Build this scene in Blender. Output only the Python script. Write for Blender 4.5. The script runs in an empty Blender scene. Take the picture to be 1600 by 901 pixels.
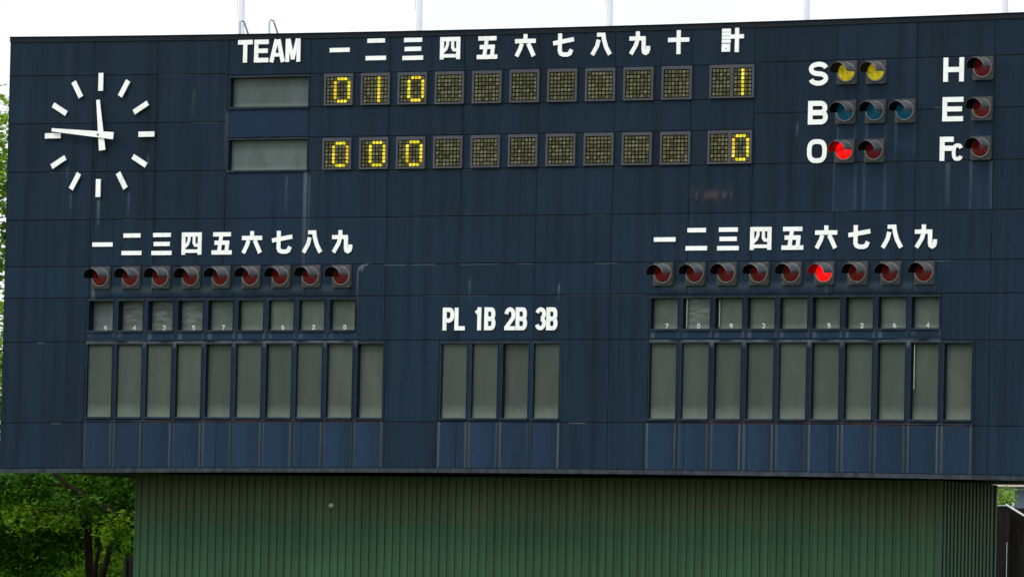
import bpy, math, random
import numpy as np
from mathutils import Vector, Matrix
R = math.radians
rnd = random.Random(7)
S = bpy.context.scene
COL = S.collection

# ------------------------------------------------------------------ camera
cam_d = bpy.data.cameras.new('camera'); cam = bpy.data.objects.new('camera', cam_d); COL.objects.link(cam)
cam_d.sensor_width = 36; cam_d.lens = 249.64; cam_d.clip_start = 1; cam_d.clip_end = 9000
right = Vector((0.89046752, 0.45451953, 0.02189938)); up = Vector((0.00529397, -0.0584699, 0.99827513)); fwd = Vector((-0.455016, 0.88881565, 0.05447176))
m = Matrix((right, up, -fwd)).transposed().to_4x4(); m.translation = Vector((52.337, -102.209, 2.4))
cam.matrix_world = m
S.camera = cam
# ------------------------------------------------------------------ sky, sun, exposure
SUN_EL, SUN_AZ = 52, 200
w = bpy.data.worlds.new('World'); S.world = w; w.use_nodes = True
nt = w.node_tree; nt.nodes.clear()
out = nt.nodes.new('ShaderNodeOutputWorld'); add = nt.nodes.new('ShaderNodeAddShader')
bg = nt.nodes.new('ShaderNodeBackground'); bg.inputs['Strength'].default_value = 0.06
sky = nt.nodes.new('ShaderNodeTexSky'); sky.sky_type = 'NISHITA'; sky.sun_disc = False
sky.sun_elevation = R(SUN_EL); sky.sun_rotation = R(SUN_AZ); sky.air_density = 1; sky.dust_density = 3
bc = nt.nodes.new('ShaderNodeBackground')            # the overcast layer: cloud, brighter towards the zenith
tc = nt.nodes.new('ShaderNodeTexCoord'); sep = nt.nodes.new('ShaderNodeSeparateXYZ')
nz = nt.nodes.new('ShaderNodeTexNoise'); nz.inputs['Scale'].default_value = 11.0; nz.inputs['Detail'].default_value = 5
mr = nt.nodes.new('ShaderNodeMapRange'); mr.inputs[1].default_value = 0; mr.inputs[2].default_value = 1; mr.inputs[3].default_value = 0.86; mr.inputs[4].default_value = 2.0
cr = nt.nodes.new('ShaderNodeValToRGB'); cr.color_ramp.elements[0].position = .3; cr.color_ramp.elements[0].color = (.80, .84, .89, 1); cr.color_ramp.elements[1].position = .6; cr.color_ramp.elements[1].color = (1, 1, 1, 1)
nt.links.new(tc.outputs['Generated'], sep.inputs[0]); nt.links.new(tc.outputs['Generated'], nz.inputs['Vector'])
nt.links.new(sep.outputs['Z'], mr.inputs[0]); nt.links.new(mr.outputs[0], bc.inputs['Strength'])
nt.links.new(nz.outputs['Fac'], cr.inputs[0]); nt.links.new(cr.outputs[0], bc.inputs['Color'])
nt.links.new(sky.outputs[0], bg.inputs['Color']); nt.links.new(bg.outputs[0], add.inputs[0]); nt.links.new(bc.outputs[0], add.inputs[1]); nt.links.new(add.outputs[0], out.inputs['Surface'])
sd = bpy.data.lights.new('sun', 'SUN'); sd.energy = 0.9; sd.angle = R(14); sd.color = (1, .96, .9)
sun = bpy.data.objects.new('sun', sd); COL.objects.link(sun)
a = R(SUN_AZ); e = R(SUN_EL)
sun_dir = Vector((math.sin(a) * math.cos(e), math.cos(a) * math.cos(e), math.sin(e)))
sun.rotation_euler = sun_dir.to_track_quat('Z', 'Y').to_euler()
S.view_settings.view_transform = 'Standard'; S.view_settings.look = 'None'; S.view_settings.exposure = 0; S.view_settings.gamma = 1

# ------------------------------------------------------------------ materials
def srgb(r, g, b):
    return tuple(((c / 255) / 12.92 if c / 255 <= .04045 else ((c / 255 + .055) / 1.055) ** 2.4) for c in (r, g, b)) + (1,)
class NT:
    def __init__(s, name):
        s.m = bpy.data.materials.new(name); s.m.use_nodes = True; s.t = s.m.node_tree
        s.p = s.t.nodes['Principled BSDF']
    def n(s, typ, **kw):
        o = s.t.nodes.new('ShaderNode' + typ)
        for k, v in kw.items(): setattr(o, k, v)
        return o
    def l(s, a, b): s.t.links.new(a, b)
    def pos(s, scale):
        g = s.n('NewGeometry'); v = s.n('VectorMath', operation='MULTIPLY'); v.inputs[1].default_value = scale
        s.l(g.outputs['Position'], v.inputs[0]); return v.outputs[0]
    def noise(s, vec, scale=1, detail=3, rough=.5):
        o = s.n('TexNoise'); o.inputs['Scale'].default_value = scale; o.inputs['Detail'].default_value = detail; o.inputs['Roughness'].default_value = rough
        s.l(vec, o.inputs['Vector']); return o.outputs['Fac']
    def rng(s, v, a, b, c, d):
        o = s.n('MapRange'); o.clamp = True
        for i, x in enumerate((a, b, c, d)): o.inputs[i + 1].default_value = x
        s.l(v, o.inputs[0]); return o.outputs[0]
    def mix(s, f, a, b, mode='MIX'):
        o = s.n('Mix', data_type='RGBA', blend_type=mode); o.clamp_factor = True
        for sock, v in ((o.inputs[0], f), (o.inputs[6], a), (o.inputs[7], b)):
            if isinstance(v, (int, float)): sock.default_value = v
            elif isinstance(v, tuple): sock.default_value = v
            else: s.l(v, sock)
        return o.outputs[2]
    def math(s, op, a, b):
        o = s.n('Math', operation=op)
        for sock, v in ((o.inputs[0], a), (o.inputs[1], b)):
            if isinstance(v, (int, float)): sock.default_value = v
            else: s.l(v, sock)
        return o.outputs[0]
    def base(s, v):
        if isinstance(v, tuple): s.p.inputs['Base Color'].default_value = v
        else: s.l(v, s.p.inputs['Base Color'])
    def rs(s, rough, spec=.3):
        s.p.inputs['Roughness'].default_value = rough; s.p.inputs['Specular IOR Level'].default_value = spec
    def bump(s, h, strength=.2, dist=.01):
        b = s.n('Bump'); b.inputs['Strength'].default_value = strength; b.inputs['Distance'].default_value = dist
        s.l(h, b.inputs['Height']); s.l(b.outputs[0], s.p.inputs['Normal'])
M = {}
def simple(name, col, rough=.6, spec=.3, var=.2, scale=6, emit=0, stretch=(1, 1, 1)):
    k = NT(name); n = k.noise(k.pos(stretch), scale, 4)
    f = k.rng(n, .3, .7, 1 - var, 1 + var)
    c = k.mix(1.0, col, f, 'MULTIPLY'); k.base(c); k.rs(rough, spec)
    if emit: k.p.inputs['Emission Color'].default_value = col; k.p.inputs['Emission Strength'].default_value = emit
    M[name] = k.m; return k
# navy cladding paint with weathering
k = NT('navy_cladding')
st = k.noise(k.pos((5.5, 1, .22)), 1, 4, .6); cl = k.noise(k.pos((.45, 1, .6)), 1, 3); fine = k.noise(k.pos((30, 30, 30)), 1, 2)
oi = k.n('ObjectInfo')
c = k.mix(k.rng(cl, .35, .65, 0, 1), (.0054, .0148, .0272, 1), (.0070, .0182, .0345, 1))
g = k.n('NewGeometry'); sx = k.n('SeparateXYZ'); k.l(g.outputs['Position'], sx.inputs[0])
c = k.mix(k.rng(k.math('ADD', sx.outputs['Z'], k.math('MULTIPLY', cl, 2.0)), 13.0, 9.5, 0, .8), c, (.0076, .0212, .0420, 1))      # duller blue on the upper sheets, bluer lower down
c = k.mix(k.rng(st, .47, .68, 0, .75), c, (.0038, .0088, .0165, 1))
c = k.mix(k.rng(st, .44, .30, 0, .50), c, (.0090, .0235, .050, 1))
st2 = k.noise(k.pos((19, 1, .35)), 1, 3, .6); bl = k.noise(k.pos((.35, 1, 1.1)), 1, 2)
c = k.mix(k.math('MULTIPLY', k.rng(st2, .52, .72, 0, 1), k.rng(bl, .42, .60, 0, .8)), c, (.0042, .0098, .0165, 1))
c = k.mix(k.math('MULTIPLY', k.rng(st2, .42, .28, 0, 1), k.rng(bl, .45, .65, 0, .6)), c, (.0150, .0330, .060, 1))
c = k.mix(1.0, c, k.rng(oi.outputs['Random'], 0, 1, .90, 1.12), 'MULTIPLY')
c = k.mix(1.0, c, k.rng(fine, .3, .7, .86, 1.14), 'MULTIPLY')
at = k.n('Attribute'); at.attribute_name = 'wear'; sp = k.n('SeparateColor'); k.l(at.outputs['Color'], sp.inputs[0])
wn = k.noise(k.pos((40, 1, 3)), 1, 3, .6); wm = k.rng(wn, .25, .7, .55, 1.25)
c = k.mix(k.math('MULTIPLY', sp.outputs[1], wm), c, (.0140, .0350, .076, 1))
c = k.mix(k.math('MULTIPLY', sp.outputs[0], wm), c, (.190, .235, .26, 1))
c = k.mix(k.math('MULTIPLY', sp.outputs[2], wm), c, (.120, .060, .042, 1))
c = k.mix(k.math('MULTIPLY', at.outputs['Alpha'], wm), c, (.0040, .0085, .0135, 1))
k.base(c); k.rs(.62, .12); k.bump(k.noise(k.pos((1.2, 1, 1.2)), 1, 2), .25, .012)
M['navy_cladding'] = k.m
simple('joint_dark', (.016, .014, .016, 1), .85, .05)
simple('navy_trim', (.0055, .0100, .0180, 1), .6, .15, .3, 5)
simple('flashing_dark', (.0045, .0085, .0145, 1), .55, .15, .3, 5)
simple('edge_trim', (.028, .038, .050, 1), .7, .2, .5, 4, stretch=(2, 1, 1))
simple('coping_black', (.002, .002, .005, 1), .7, .05)
simple('navy_lip', (.016, .022, .024, 1), .7, .1)
simple('jamb_dark', (.0085, .0150, .0260, 1), .8, .08)
simple('frame_grey', (.024, .030, .038, 1), .6, .2, .5, 5)
simple('sill_navy', (.012, .022, .038, 1), .6, .2, .4, 6)
simple('soffit_dark', (.006, .006, .006, 1), .8, .1)
k = NT('white_enamel'); n = k.noise(k.pos((14, 1, 1.6)), 1, 4, .6); n2 = k.noise(k.pos((3, 3, 3)), 1, 2)
c = k.mix(k.rng(n, .50, .72, 0, .5), (.88, .89, .88, 1), (.60, .60, .56, 1)); c = k.mix(k.rng(n2, .55, .72, 0, .35), c, (.66, .65, .60, 1)); k.base(c); k.rs(.5, .3); M['white_enamel'] = k.m
simple('seam_grey', (.25, .26, .27, 1), .6, .2)
simple('display_frame', (.054, .059, .071, 1), .6, .25, .14, 9)
simple('display_back', (.006, .006, .004, 1), .8, .1)
k = simple('dot_unlit', (.120, .114, .062, 1), .6, .2, .14, 22)
k = NT('dot_lit'); n = k.noise(k.pos((9, 9, 9)), 1, 2); c = k.mix(k.rng(n, .50, .66, 0, .75), (.84, .70, .035, 1), (.90, .46, .03, 1)); k.base(c); k.rs(.5, .3)
k.l(c, k.p.inputs['Emission Color']); k.p.inputs['Emission Strength'].default_value = .22; M['dot_lit'] = k.m
simple('lamp_housing', (.046, .049, .050, 1), .65, .25, .22, 12)
k = simple('visor_metal', (.10, .105, .115, 1), .33, .6, .2, 20)
simple('visor_inner', (.010, .010, .012, 1), .7, .1)
simple('visor_inner_lit', (.35, .012, .016, 1), .6, .1)  # red glow of the burning lamp painted on the hood's inner skin
simple('ring_metal', (.20, .20, .20, 1), .4, .5, .3, 20)
def lens(name, col, emit, ecol=None):
    k = simple(name, col, .28, .35, .25, 25)
    v = k.n('TexVoronoi'); v.inputs['Scale'].default_value = 34; k.l(k.pos((1, 1, 1)), v.inputs['Vector']); k.bump(v.outputs['Distance'], .35, .006)
    k.p.inputs['Emission Color'].default_value = ecol or col; k.l(k.mix(1.0, ecol or col, k.rng(k.noise(k.pos((1, 1, 1)), 13, 2), .35, .65, .55, 1.35), 'MULTIPLY'), k.p.inputs['Emission Color']); k.p.inputs['Emission Strength'].default_value = emit; return k
lens('lens_red', (.12, .008, .012, 1), .12, (.22, .005, .012, 1))  # unlit lens, with a faint red glow added to its colour
lens('lens_red_lit', (.45, .003, .004, 1), .85, (1, .004, .006, 1))
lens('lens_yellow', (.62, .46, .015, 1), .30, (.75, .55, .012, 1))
lens('lens_blue', (.003, .080, .17, 1), .12, (.004, .11, .20, 1))  # unlit too, a faint blue glow added
def pane(name, col_a, col_b, reflection=0.0):
    k = NT(name); tcn = k.n('TexCoord'); sx = k.n('SeparateXYZ'); k.l(tcn.outputs['Generated'], sx.inputs[0])
    oi = k.n('ObjectInfo')
    n = k.noise(k.pos((5, 1, .6)), 1, 2, .45)
    c = k.mix(k.rng(n, .35, .65, 0, 1), col_a, col_b)
    c = k.mix(1.0, c, k.rng(oi.outputs['Random'], 0, 1, .84, 1.16), 'MULTIPLY')
    lo = k.noise(k.pos((2.6, 1, 1.3)), 1, 2); c = k.mix(k.rng(lo, .47, .53, 0, .30), c, (.040, .056, .048, 1))
    if reflection:
        sm = k.noise(k.pos((3, 1, 16)), 1, 5, .65); c = k.mix(k.rng(sm, .48, .58, 0, reflection), c, (.16, .19, .19, 1))  # wavy pale reflections painted into the pane colour
    dn = k.noise(k.pos((9, 9, 9)), 1, 3)
    z = k.math('ADD', sx.outputs['Z'], k.math('MULTIPLY', k.math('SUBTRACT', dn, .5), .10))
    c = k.mix(k.rng(z, 0.0, .19, .60, 0), c, (.17, .205, .175, 1))        # dust settled at the foot of the pane
    sc = k.noise(k.pos((60, 60, 60)), 1, 2); c = k.mix(k.rng(sc, .70, .78, 0, .35), c, (.22, .24, .22, 1))
    k.base(c); k.rs(.4, .18)
    M[name] = k.m
pane('pane_green', (.050, .066, .054, 1), (.064, .079, .064, 1))
pane('pane_small', (.072, .092, .076, 1), (.086, .104, .086, 1))
pane('pane_pale', (.12, .15, .152, 1), (.135, .165, .165, 1))
pane('pane_reflecting', (.075, .090, .080, 1), (.09, .105, .092, 1), .6)
pane('pane_team', (.082, .106, .106, 1), (.098, .122, .119, 1))
simple('number_white', (.62, .66, .64, 1), .6, .2, .05)
simple('strip_pale', (.42, .40, .36, 1), .6, .2, .2)
# green profiled steel
k = NT('green_steel')
st = k.noise(k.pos((12, 12, .5)), 1, 4, .6); big = k.noise(k.pos((.35, .35, 1.1)), 1, 3)
c = k.mix(k.rng(big, .35, .65, 0, 1), (.022, .062, .030, 1), (.029, .076, .038, 1))
c = k.mix(k.rng(st, .45, .7, 0, .5), c, (.036, .088, .050, 1))
g = k.n('NewGeometry'); sx = k.n('SeparateXYZ'); k.l(g.outputs['Position'], sx.inputs[0])
dz = k.math('ADD', sx.outputs['Z'], k.math('MULTIPLY', k.math('SUBTRACT', st, .5), 1.0))
c = k.mix(k.rng(dz, 4.75, 5.35, 0, .55), c, (.078, .068, .030, 1))              # brown grime washed down from the soffit
rn = k.noise(k.pos((16, 16, .5)), 1, 2); rx = k.rng(sx.outputs['X'], 4.5, 7.3, 0, 1)
c = k.mix(k.math('MULTIPLY', k.math('MULTIPLY', k.rng(rn, .56, .68, 0, .55), rx), k.rng(dz, 4.75, 5.0, 0, 1)), c, (.13, .085, .035, 1))
oi = k.n('ObjectInfo'); c = k.mix(1.0, c, k.rng(oi.outputs['Random'], 0, 1, .88, 1.10), 'MULTIPLY')
k.base(c); k.rs(.55, .2); M['green_steel'] = k.m
simple('screw_dull', (.055, .085, .05, 1), .6, .3, .5, 30)
simple('green_joint', (.006, .014, .010, 1), .8, .05)
simple('pole_paint', (.50, .52, .55, 1), .45, .3, .06)
simple('galvanised', (.42, .51, .53, 1), .45, .4, .12, 12)
simple('roof_felt', (.07, .07, .075, 1), .9, .1)
simple('cap_plastic', (.50, .47, .34, 1), .5, .3, .25, 60)
def leafmat(name, a, b, trans):
    k = NT(name); n = k.noise(k.pos((2.2, 2.2, 2.2)), 1, 2); n2 = k.noise(k.pos((14, 14, 14)), 1, 1)
    c = k.mix(k.rng(n, .35, .65, 0, 1), a, b); c = k.mix(1.0, c, k.rng(n2, .3, .7, .5, 1.5), 'MULTIPLY')
    k.base(c); k.rs(.55, .12)
    tr = k.n('BsdfTranslucent'); k.l(k.mix(1.0, c, (1.5, 1.35, .5, 1), 'MULTIPLY'), tr.inputs['Color'])
    mx = k.n('MixShader'); mx.inputs[0].default_value = trans
    o = k.t.nodes['Material Output']; k.l(k.p.outputs[0], mx.inputs[1]); k.l(tr.outputs[0], mx.inputs[2]); k.l(mx.outputs[0], o.inputs['Surface'])
    M[name] = k.m
leafmat('leaf_deep', (.026, .090, .006, 1), (.055, .150, .010, 1), .42)
leafmat('leaf_mid', (.085, .20, .014, 1), (.15, .27, .024, 1), .48)
leafmat('leaf_bright', (.13, .26, .030, 1), (.19, .32, .06, 1), .5)
simple('bark', (.014, .010, .006, 1), .9, .1, .4, 8)
simple('timber_black', (.010, .008, .008, 1), .8, .15, .5, 6, stretch=(4, 4, .4))
simple('wall_pale', (.50, .50, .50, 1), .8, .2, .08)
simple('eave_pale', (.55, .47, .43, 1), .7, .2, .1)
simple('glass_blue', (.075, .115, .155, 1), .25, .4, .15)
simple('white_trim', (.62, .63, .63, 1), .6, .2, .1)
k = NT('grass'); n = k.noise(k.pos((.4, .4, .4)), 1, 6); k.base(k.mix(k.rng(n, .3, .7, 0, 1), (.035, .075, .018, 1), (.06, .11, .03, 1))); k.rs(.9, .1); M['grass'] = k.m

# ------------------------------------------------------------------ helpers
class MB:
    def __init__(s): s.v = []; s.f = []
    def quad(s, a, b, c, d):
        i = len(s.v); s.v += [a, b, c, d]; s.f.append((i, i + 1, i + 2, i + 3))
    def box(s, x0, x1, y0, y1, z0, z1):
        i = len(s.v)
        s.v += [(x0, y0, z0), (x1, y0, z0), (x1, y1, z0), (x0, y1, z0), (x0, y0, z1), (x1, y0, z1), (x1, y1, z1), (x0, y1, z1)]
        s.f += [tuple(i + j for j in q) for q in ((0, 3, 2, 1), (4, 5, 6, 7), (0, 1, 5, 4), (1, 2, 6, 5), (2, 3, 7, 6), (3, 0, 4, 7))]
    def tube(s, pts, rad, n=10, caps=True):
        i0 = len(s.v); pts = [Vector(p) for p in pts]
        rs = rad if isinstance(rad, (list, tuple)) else [rad] * len(pts)
        for i, p in enumerate(pts):
            d = (pts[min(i + 1, len(pts) - 1)] - pts[max(i - 1, 0)]).normalized()
            a = d.cross(Vector((0, 1, .01) if abs(d.y) < .9 else (1, 0, 0))).normalized(); b = d.cross(a)
            for j in range(n):
                t = 2 * math.pi * j / n; s.v.append(tuple(p + rs[i] * (math.cos(t) * a + math.sin(t) * b)))
        for i in range(len(pts) - 1):
            for j in range(n):
                s.f.append((i0 + i * n + j, i0 + (i + 1) * n + j, i0 + (i + 1) * n + (j + 1) % n, i0 + i * n + (j + 1) % n))
        if caps:
            s.f.append(tuple(i0 + j for j in range(n))[::-1]); s.f.append(tuple(i0 + (len(pts) - 1) * n + j for j in range(n)))
    def mesh(s, name, mat):
        me = bpy.data.meshes.new(name); me.from_pydata(s.v, [], s.f); me.update()
        if mat: me.materials.append(M[mat])
        return me
    def build(s, name, mat, parent=None, loc=(0, 0, 0), smooth=False):
        me = s.mesh(name, mat)
        if smooth:
            for p in me.polygons: p.use_smooth = len(p.vertices) == 4
        return link(name, me, parent, loc)
def link(name, me, parent=None, loc=(0, 0, 0)):
    o = bpy.data.objects.new(name, me); COL.objects.link(o); o.location = loc
    if parent: o.parent = parent
    return o
def thing(name, label, cat, loc=(0, 0, 0), group=None):
    o = bpy.data.objects.new(name, None); o.empty_display_size = .2; COL.objects.link(o); o.location = loc
    o['label'] = label; o['category'] = cat
    if group: o['group'] = group
    return o
def thing_part(name, parent, loc):
    o = bpy.data.objects.new(name, None); COL.objects.link(o); o.empty_display_size = .1; o.location = loc; o.parent = parent; return o
def bow(x, z):                       # lens curvature put into the long sheets: a few centimetres over twenty metres
    return z + .00075 * x * x * (z - 9.2) / 3.7

# ------------------------------------------------------------------ ground
b = MB(); b.quad((-4000, -4000, 0), (4000, -4000, 0), (4000, 4000, 0), (-4000, 4000, 0))
o = b.build('ground', 'grass'); o['kind'] = 'structure'

# ------------------------------------------------------------------ scoreboard
XL, XR = -9.575, 9.72
board = thing('scoreboard', 'long navy blue baseball scoreboard with white numerals standing over the green ribbed steel base', 'scoreboard')
Z_BOT, Z_TRIM = 5.685, 5.752
JX = [XL, -7.92, -6.70, -5.36, -3.80, -2.32, -.95, .42, 1.79, 3.155, 4.27, 5.72, 7.10, 8.43, XR]
def reg(c, w_, n): return [(c + i * w_) for i in range(n)]
LU = [(-7.915 + .5728 * i, -7.915 + .5728 * i + .468) for i in range(9)]
LL = [(-7.918 + .5690 * i, -7.918 + .5690 * i + .474) for i in range(10)]
PL = [(-1.246 + .5605 * i, -1.246 + .5605 * i + .465) for i in range(4)]
RU = [(2.525 + .5700 * i, 2.525 + .5700 * i + .476) for i in range(9)]
RL = [(2.520 + .5712 * i, 2.520 + .5712 * i + .472) for i in range(10)]
ZU = (8.0, 8.497); ZL = (6.562, 7.775)
TW = [(-5.305, -3.829, 11.684, 12.182), (-5.312, -3.829, 10.64, 11.149)]
openings = [(a_, b_, *ZU) for a_, b_ in LU + RU] + [(a_, b_, *ZL) for a_, b_ in LL + PL + RL] + TW
LAMPL = [(-7.682, 8.889), (-7.102, 8.889), (-6.528, 8.889), (-5.954, 8.889), (-5.382, 8.888), (-4.815, 8.888), (-4.252, 8.888), (-3.687, 8.887), (-3.113, 8.887)]
LAMPR = [(2.742, 8.886), (3.312, 8.885), (3.870, 8.884), (4.437, 8.883), (5.007, 8.882), (5.577, 8.881), (6.154, 8.880), (6.724, 8.879), (7.307, 8.878)]
LAMPX = [(5.900, 12.058), (6.410, 12.058), (5.892, 11.432), (6.408, 11.434), (6.923, 11.434), (5.887, 10.815), (6.403, 10.814), (8.244, 12.086), (8.238, 11.447), (8.230, 10.828)]

# weathering of the paint, sampled per vertex (chalk, clean blue, rust)
wr = random.Random(3)
def stripe(x, c, wd): return max(0.0, 1 - abs(x - c) / wd)
edges_low = []
for grp in (LL, PL, RL):
    for a_, b_ in grp:
        edges_low.append((a_ - .03, b_ + .005, wr.uniform(.15, .75), wr.uniform(.25, .8), wr.uniform(.45, 1)))
edges_up = [(a_ - .01, b_ + .02, wr.uniform(.2, .7), wr.uniform(.2, .7)) for a_, b_ in LU + RU]
joint_marks = [(9.075, -2.35, -1.93), (9.075, -1.85, -1.4), (9.07, -.95, -.25), (9.07, .1, .4), (9.07, 1.5, 1.9), (9.07, 7.5, 7.75), (9.86, 5.6, 5.95), (9.85, -7.3, -7.1), (9.85, 1.4, 1.7),
               (8.56, -1.6, -.4), (8.56, 1.0, 2.4), (12.235, -6.7, -6.0), (11.44, -6.0, -5.5), (10.64, -8.75, -8.2), (10.62, -3.7, -3.3), (10.62, -1.1, -.6), (10.62, 1.5, 2.0), (6.5, -8.6, -8.4), (6.5, 1.1, 1.4), (7.83, -8.9, -8.75), (11.45, 7.4, 7.7), (8.7, 2.7, 7.5), (8.69, -7.8, -3)]
drips = [(-7.78, 10.22, .45, .55, .03), (-8.32, 10.32, .35, .22, .03), (-7.2, 10.32, .4, .22, .03), (-8.4, 10.75, .3, .2, .02), (-6.85, 10.9, .3, .18, .03), (-2.83, 9.03, .62, .40, .02), (-7.84, 8.72, .2, .75, .035),
         (-3.85, 10.6, 1.55, .42, .05), (-3.78, 10.55, 1.45, .2, .03), (-4.2, 10.5, .6, .2, .03), (-5.36, 11.6, 1.0, .3, .03), (5.60, 8.70, .16, .55, .02), (5.62, 8.66, .12, .5, .02), (5.22, 9.05, .01, 0, .01),
         (.86, 8.7, .2, .5, .018), (-.76, 8.8, .3, .3, .02), (5.75, 11.25, .6, .18, .02), (6.05, 11.25, .6, .15, .02), (6.25, 11.25, .6, .18, .02), (6.58, 11.25, .6, .15, .02), (6.76, 11.25, .6, .18, .02), (7.09, 11.25, .6, .15, .02),
         (5.04, 11.25, .16, .5, .02), (-.27, 11.62, .01, 0, .01), (7.66, 10.6, .7, .2, .05), (8.06, 10.62, .7, .22, .03), (8.40, 10.62, .7, .22, .03), (-6.0, 12.0, .5, .12, .03)]
def wear(x, z):
    ch = bl = ru = dk = 0.0
    if z < 6.50:
        d = (6.50 - z) / .75
        for a_, b_, c1, c2, bl0 in edges_low:
            if a_ - .08 < x < b_ + .08:
                if a_ < x < b_: bl = max(bl, .95 * bl0 * (.6 + .4 * math.sin(3.1 * (x - a_) / (b_ - a_) + bl0)))
                else: dk = max(dk, .55)
                ch = max(ch, .85 * c1 * stripe(x, a_, .026) ** .6 * (1 - .35 * d), .85 * c2 * stripe(x, b_, .022) ** .6 * (1 - .3 * d))
    elif 7.86 < z < 8.0:
        for a_, b_, c1, c2 in edges_up:
            if a_ - .05 < x < b_ + .05:
                if a_ < x < b_: bl = max(bl, .5)
                ch = max(ch, .5 * c1 * stripe(x, a_ + .05, .05), .42 * c2 * stripe(x, b_, .03))
    elif 8.56 < z < 8.70:
        for X in (LAMPL, LAMPR):
            for lx, lz in X: bl = max(bl, .45 * stripe(x, lx, .2) ** .5) if abs(x - lx) < .2 else bl
    if 7.775 < z < 7.83 and (-7.95 < x < -2.8 or 2.5 < x < 7.6): ch = max(ch, .25 + .25 * math.sin(x * 11) * math.sin(x * 3.7))
    if -5.3 < x < -3.85:
        if 11.2 < z < 11.66: bl = max(bl, .40)
        elif z < 10.6 and z > 9.1: bl = max(bl, .32 * (z - 8.8) / 1.8)
    for lx, lz in LAMPX[5:7] + LAMPX[9:]:
        if abs(x - lx) < .2 and 9.86 < z < 10.62: bl = max(bl, .30); ch = max(ch, .12 * stripe(abs(x - lx), .18, .03))
    for lx, lz in LAMPX[2:5] + LAMPX[8:9]:
        if abs(x - lx) < .2 and lz - .6 < z < lz: bl = max(bl, .28)
    for jz, xa, xb in joint_marks:
        if xa < x < xb and abs(z - bow(x, jz)) < .018 and z < bow(x, jz): ch = max(ch, .22 if abs(jz - 8.7) > .03 else .14)
    for dx_, zt, ln, s_, wd in drips:
        if zt - ln < z < zt and abs(x - dx_) < wd: ch = max(ch, s_ * stripe(x, dx_, wd) ** .6 * (1 - .75 * (zt - z) / ln))
    if abs(z - 9.04) < .05 and abs(x + 2.83 - (z - 9.0) * 2) < .05: ch = max(ch, .4)
    if abs(z - bow(x, 6.512)) < .02 and (-7 < x < -2.3 or 2.9 < x < 8) : ru = max(ru, .75 * (.5 + .5 * math.sin(x * 5.1 + 1) * math.sin(x * 2.3)))
    # scorched smudge with pale specks
    q = ((x - 3.57) / .45) ** 2 + ((z - 10.16) / .12) ** 2
    if q < 1:
        ru = max(ru, .05)
        for sx_, sr in ((3.29, .02), (3.45, .025), (3.52, .04), (3.60, .035), (3.66, .025), (3.78, .03), (3.9, .015)):
            if abs(x - sx_) < sr and abs(z - 10.16) < sr * 1.3: ru = max(ru, .30); ch = max(ch, .10)
    return ch, bl, ru, dk

def panel(x0, x1, lo, hi, y=0.0, parent=board):
    g_ = .0065; gx = .0045
    x0 += gx; x1 -= gx
    holes = [h for h in openings if h[0] < x1 and h[1] > x0 and h[2] < hi and h[3] > lo]
    xs = set([round(x0, 4), round(x1, 4), round(x0 + .012, 4), round(x1 - .012, 4)] + [round(v, 4) for h in holes for v in h[:2] if x0 < v < x1])
    n = max(2, int((x1 - x0) / (.013 if hi < 6.6 else .024)))
    for i in range(1, n):
        v = round(x0 + (x1 - x0) * i / n, 4)
        if all(abs(v - q_) > .005 for q_ in xs): xs.add(v)
    xs = sorted(xs); V = []; F = []; C = []
    for xa, xb in zip(xs[:-1], xs[1:]):
        xm = (xa + xb) / 2
        segs = [(lo, hi)]
        for h in holes:
            if h[0] < xm < h[1]:
                segs = [t for (s0, s1) in segs for t in ((s0, min(s1, h[2])), (max(s0, h[3]), s1)) if t[1] - t[0] > .001]
        for s0, s1 in segs:
            zs = [s0 + (g_ if s0 == lo else 0), s1 - (g_ if s1 == hi else 0)]
            a0, a1 = zs; L = a1 - a0
            if L > .1: zz = [a0, a0 + .012, a0 + .03] + [a0 + .03 + (L - .07) * i / max(1, int(L / .09)) for i in range(1, max(1, int(L / .09)) + 1)] + [a1 - .026, a1 - .012, a1]
            else: zz = [a0 + L * i / 4 for i in range(5)]
            i0 = len(V)
            for z in zz:
                for x in (xa, xb):
                    zb = bow(x, z); V.append((x, y, zb)); C.append(wear(x, zb))
            for i in range(len(zz) - 1):
                q_ = i0 + 2 * i; F.append((q_, q_ + 1, q_ + 3, q_ + 2))
            if s0 == lo: V += [(xa, y + .014, bow(xa, a0)), (xb, y + .014, bow(xb, a0))]; C += [(0, 0, 0, 0)] * 2; j = len(V); F.append((j - 2, j - 1, i0 + 1, i0))
            if s1 == hi: V += [(xa, y + .014, bow(xa, a1)), (xb, y + .014, bow(xb, a1))]; C += [(0, 0, 0, 0)] * 2; j = len(V); q_ = i0 + 2 * (len(zz) - 1); F.append((q_, q_ + 1, j - 1, j - 2))
    for x in (x0, x1):
        i0 = len(V); a0, a1 = bow(x, lo + g_), bow(x, hi - g_)
        V += [(x, y, a0), (x, y + .014, a0), (x, y + .014, a1), (x, y, a1)]; C += [(0, 0, 0, 0)] * 4
        F.append((i0, i0 + 1, i0 + 2, i0 + 3) if x == x1 else (i0 + 3, i0 + 2, i0 + 1, i0))
    me = bpy.data.meshes.new('cladding_panel'); me.from_pydata(V, [], F); me.materials.append(M['navy_cladding'])
    ca = me.color_attributes.new('wear', 'FLOAT_COLOR', 'POINT')
    ca.data.foreach_set('color', np.array(C, dtype=np.float32).ravel())
    return link('cladding_panel', me, parent)
TOPZ = 12.800
H3 = 9.848; H4 = 9.078; H5 = 8.560; H6 = 7.836; H7 = 6.506
def row(xs, lo, hi):
    for a_, b_ in zip(xs[:-1], xs[1:]): panel(a_, b_, lo, hi)
left = JX[:4]
row(left, 12.235, TOPZ); row(left, 11.44, 12.235); row(left, 10.64, 11.44)
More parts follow.
